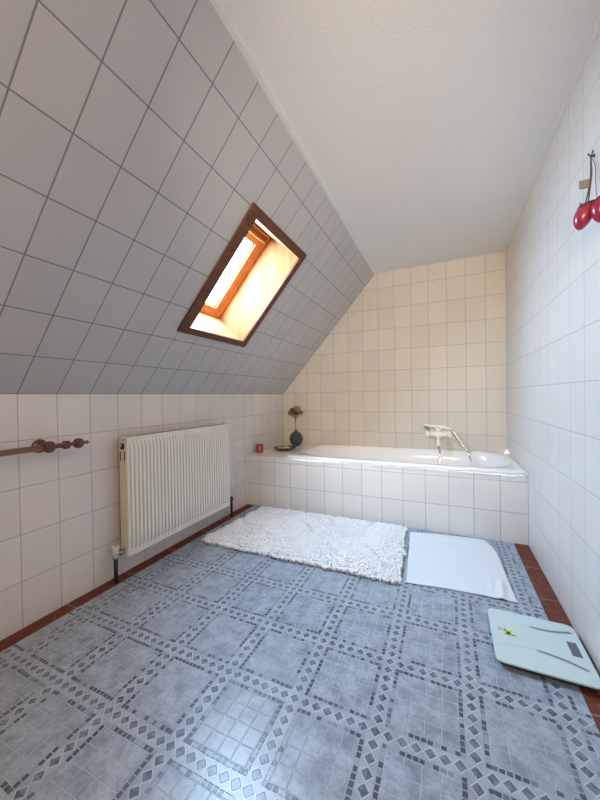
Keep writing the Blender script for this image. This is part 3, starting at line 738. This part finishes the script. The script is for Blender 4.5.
for i, (a, b, c) in enumerate(heads):
    m = [M['flower'], M['flower3'], M['flower2']][(i * 5 + i // 3) % 3]
    h = obj('flower_head', make_head((VX - 0.01 + a * 0.92, VY + b, FZ + c * 0.95), 0.0215 + 0.002 * (i % 3), m, i), m, fl, True)
    bm = new(); tube(bm, smoothpath([(VX + a * 0.03, VY + b * 0.03, LZ + 0.10), (VX - 0.003 + a * 0.05, VY + b * 0.08, LZ + 0.27), (VX - 0.008 + a * 0.35, VY + b * 0.4, LZ + 0.305), (VX - 0.01 + a * 0.9, VY + b, FZ + c * 0.9)]), 0.0010, 5); obj('stem', bm, M['stem'], fl, True)

# ---------------------------------------------------------------- hook and red hanging ornament on the right wall
HY, HZ_ = -1.006, 1.742
bm = lathe(new(), (W, HY, HZ_), (-1, 0, 0), [(0.006, 0), (0.006, 0.002), (0.0026, 0.004), (0.0026, 0.010), (0.001, 0.011)], 14)
tube(bm, [(W - 0.008, HY, HZ_), (W - 0.013, HY + 0.003, HZ_ + 0.006), (W - 0.015, HY + 0.006, HZ_ + 0.014)], 0.0020, 8)
tube(bm, [(W - 0.008, HY, HZ_), (W - 0.008, HY - 0.006, HZ_ + 0.006), (W - 0.007, HY - 0.012, HZ_ + 0.013)], 0.0020, 8)
hk = obj('wall_hook', bm, M['black'], origin=(W, HY, HZ_))
tag(hk, 'small black forked hook high on right wall holding red ornament', 'hook')
orn = thing('hanging_ornament', 'pair of small red clog ornaments hanging on cords from wall hook', 'ornament', (W - 0.03, -1.08, 1.50))
def clog(c, tilt, r, hl):
    # a rounded toe hanging down with a slanted opening at the top
    N, L_ = 28, 16; lo = []; c = Vector(c)
    ax = Vector((-math.sin(tilt), 0, -math.cos(tilt))); sd = Vector((math.cos(tilt), 0, -math.sin(tilt))); fy = Vector((0, 1, 0))
    for j in range(L_):
        t = j / (L_ - 1)
        w_ = max(0.05, math.sin(PI * min(0.99, 0.24 + 0.755 * t))) ** 0.55
        ring = []
        for q in range(N):
            a = 2 * PI * q / N
            h = -hl + 2 * hl * t - 0.010 * (1 - t) * math.cos(a)
            ring.append(c + ax * h + sd * (w_ * r * math.cos(a)) + fy * (w_ * r * 1.05 * math.sin(a)))
        lo.append(ring)
    top = lo[0]; cen = sum(top, Vector()) / N
    rim = [[cen + (p - cen) * k - ax * h for p in top] for k, h in ((1.03, -0.002), (1.10, 0.001), (1.08, 0.005), (0.85, 0.005), (0.70, -0.002))]
    return loft(new(), lo), loft(new(), rim)
for c, tl, r_, hl in (((W - 0.054, -1.080, 1.510), 0.25, 0.0250, 0.037), ((W - 0.0245, -1.118, 1.507), -0.05, 0.0215, 0.036)):
    b1, b2 = clog(c, tl, r_, hl)
    cl = obj('clog', b1, M['red'], orn, True); obj('clog_opening', b2, M['darkred'], cl, True)
hp = Vector((W - 0.010, HY, HZ_ - 0.001))
bm = new()
tube(bm, smoothpath([hp, (W - 0.018, -1.030, 1.672), (W - 0.030, -1.050, 1.610), (W - 0.047, -1.072, 1.551)]), 0.0020, 8)
tube(bm, smoothpath([hp, (W - 0.016, -1.032, 1.672), (W - 0.028, -1.054, 1.610), (W - 0.044, -1.090, 1.549)]), 0.0020, 8)
obj('cord', bm, M['cord'], orn, True)
bm = new(); tube(bm, smoothpath([hp, (W - 0.010, -1.040, 1.69), (W - 0.016, -1.065, 1.60), (W - 0.024, -1.100, 1.548)]), 0.0010, 6); obj('thin_cord', bm, M['cord'], orn, True)
bm = new(); box(bm, (W - 0.055, -1.054, 1.618), (W - 0.029, -1.049, 1.645), 0.0012, 2); obj('woven_tag', bm, M['tag'], orn)
bm = new(); ball(bm, (W - 0.052, -1.056, 1.566), 0.005); obj('bead', bm, M['tag'], orn, True)

# ---------------------------------------------------------------- added pendant, unseen behind the viewer, for warm fill light
LXp, LYp, LZp = 1.18, -3.00, 1.45
lm = thing('added_pendant_lamp', 'added opal globe pendant, unseen behind the viewer, for warm fill light', 'lamp', (LXp, LYp, ZC))
bm = new(); lathe(bm, (LXp, LYp, ZC), (0, 0, -1), [(0.05, 0.0), (0.05, 0.015), (0.02, 0.035)], 32); obj('ceiling_rose', bm, M['trim_white'], lm, True)
bm = new(); tube(bm, [(LXp, LYp, ZC - 0.03), (LXp, LYp, LZp + 0.13)], 0.004, 8); obj('cable', bm, M['black'], lm, True)
bm = new(); ball(bm, (LXp, LYp, LZp), 0.14, sub=4); LAMP = lampmat(FILLC, FILLS)
obj('fill_globe', bm, LAMP, lm, True)

# unseen spotlight added behind the viewer to wash the bath bay with warm light
SPp = Vector((1.75, YF + 0.16, 1.58)); SPd = (Vector((1.12, T, 1.50)) - SPp).normalized()
sp = thing('added_wall_spotlight', 'added white spotlight, unseen behind the viewer, warming the back wall', 'spotlight', (SPp.x, YF, SPp.z))
bm = new(); lathe(bm, (SPp.x, YF, SPp.z), (0, 1, 0), [(0.045, 0.0), (0.045, 0.018), (0.015, 0.022), (0.008, 0.03), (0.008, 0.112)], 24); obj('mount', bm, M['trim_white'], sp, True)
bm = new(); lathe(bm, SPp - SPd * 0.05, SPd, [(0.02, 0.0), (0.042, 0.012), (0.048, 0.09), (0.048, 0.12), (0.044, 0.12), (0.042, 0.035), (0.012, 0.03)], 28); obj('shade', bm, M['trim_white'], sp, True)
bl = lampmat(SPC, 30.0); bm = new(); ball(bm, SPp + SPd * 0.022, 0.020); obj('fill_bulb', bm, bl, sp, True)
ld = bpy.data.lights.new('added_wash_beam', 'SPOT'); ld.energy = SPE; ld.color = SPC; ld.spot_size = math.radians(52); ld.spot_blend = 0.8; ld.shadow_soft_size = 0.045  # beam added to brighten the back wall
lo_ = bpy.data.objects.new('added_wash_beam', ld); col.objects.link(lo_); lo_.location = SPp + SPd * 0.118; lo_.rotation_euler = (-SPd).to_track_quat('Z', 'Y').to_euler()

# ---------------------------------------------------------------- daylight
w = bpy.data.worlds.new('sky'); sc.world = w; w.use_nodes = True
bg = w.node_tree.nodes['Background']; bg.inputs[0].default_value = (*SKYC, 1); bg.inputs[1].default_value = SKYS
pl = bpy.data.lights.new('roof_window_portal', 'AREA'); pl.shape = 'RECTANGLE'; pl.size = 0.52; pl.size_y = 0.40
pl.cycles.is_portal = True
po = bpy.data.objects.new('roof_window_portal', pl); col.objects.link(po)
po.location = SP(0.808, -0.771, DEP + 0.045)
zax = Vector((-SA, 0, CA)); xax = Vector((CA, 0, SA)); yax = zax.cross(xax)
po.rotation_euler = Matrix((xax, yax, zax)).transposed().to_euler()

# ---------------------------------------------------------------- camera
yaw, pitch, roll = 0.4247, -0.0108, -0.0157
F = Vector((-math.sin(yaw) * math.cos(pitch), math.cos(yaw) * math.cos(pitch), math.sin(pitch)))
R0 = Vector((math.cos(yaw), math.sin(yaw), 0)); U0 = R0.cross(F)
R_ = math.cos(roll) * R0 + math.sin(roll) * U0; U_ = -math.sin(roll) * R0 + math.cos(roll) * U0
cam = bpy.data.cameras.new('camera'); co = bpy.data.objects.new('camera', cam); col.objects.link(co)
co.matrix_world = Matrix.Translation((1.6241, -2.4109, 0.9507)) @ Matrix((R_, U_, -F)).transposed().to_4x4()
cam.sensor_fit = 'HORIZONTAL'; cam.sensor_width = 36; cam.lens = 323.05 / 600 * 36; cam.clip_start = 0.02
sc.camera = co
sc.view_settings.view_transform = 'Standard'; sc.view_settings.look = 'None'; sc.view_settings.gamma = 1
sc.view_settings.use_curve_mapping = False
sc.view_settings.exposure = 0.03
sc.cycles.sample_clamp_indirect = 0; sc.cycles.max_bounces = 14; sc.cycles.diffuse_bounces = 10
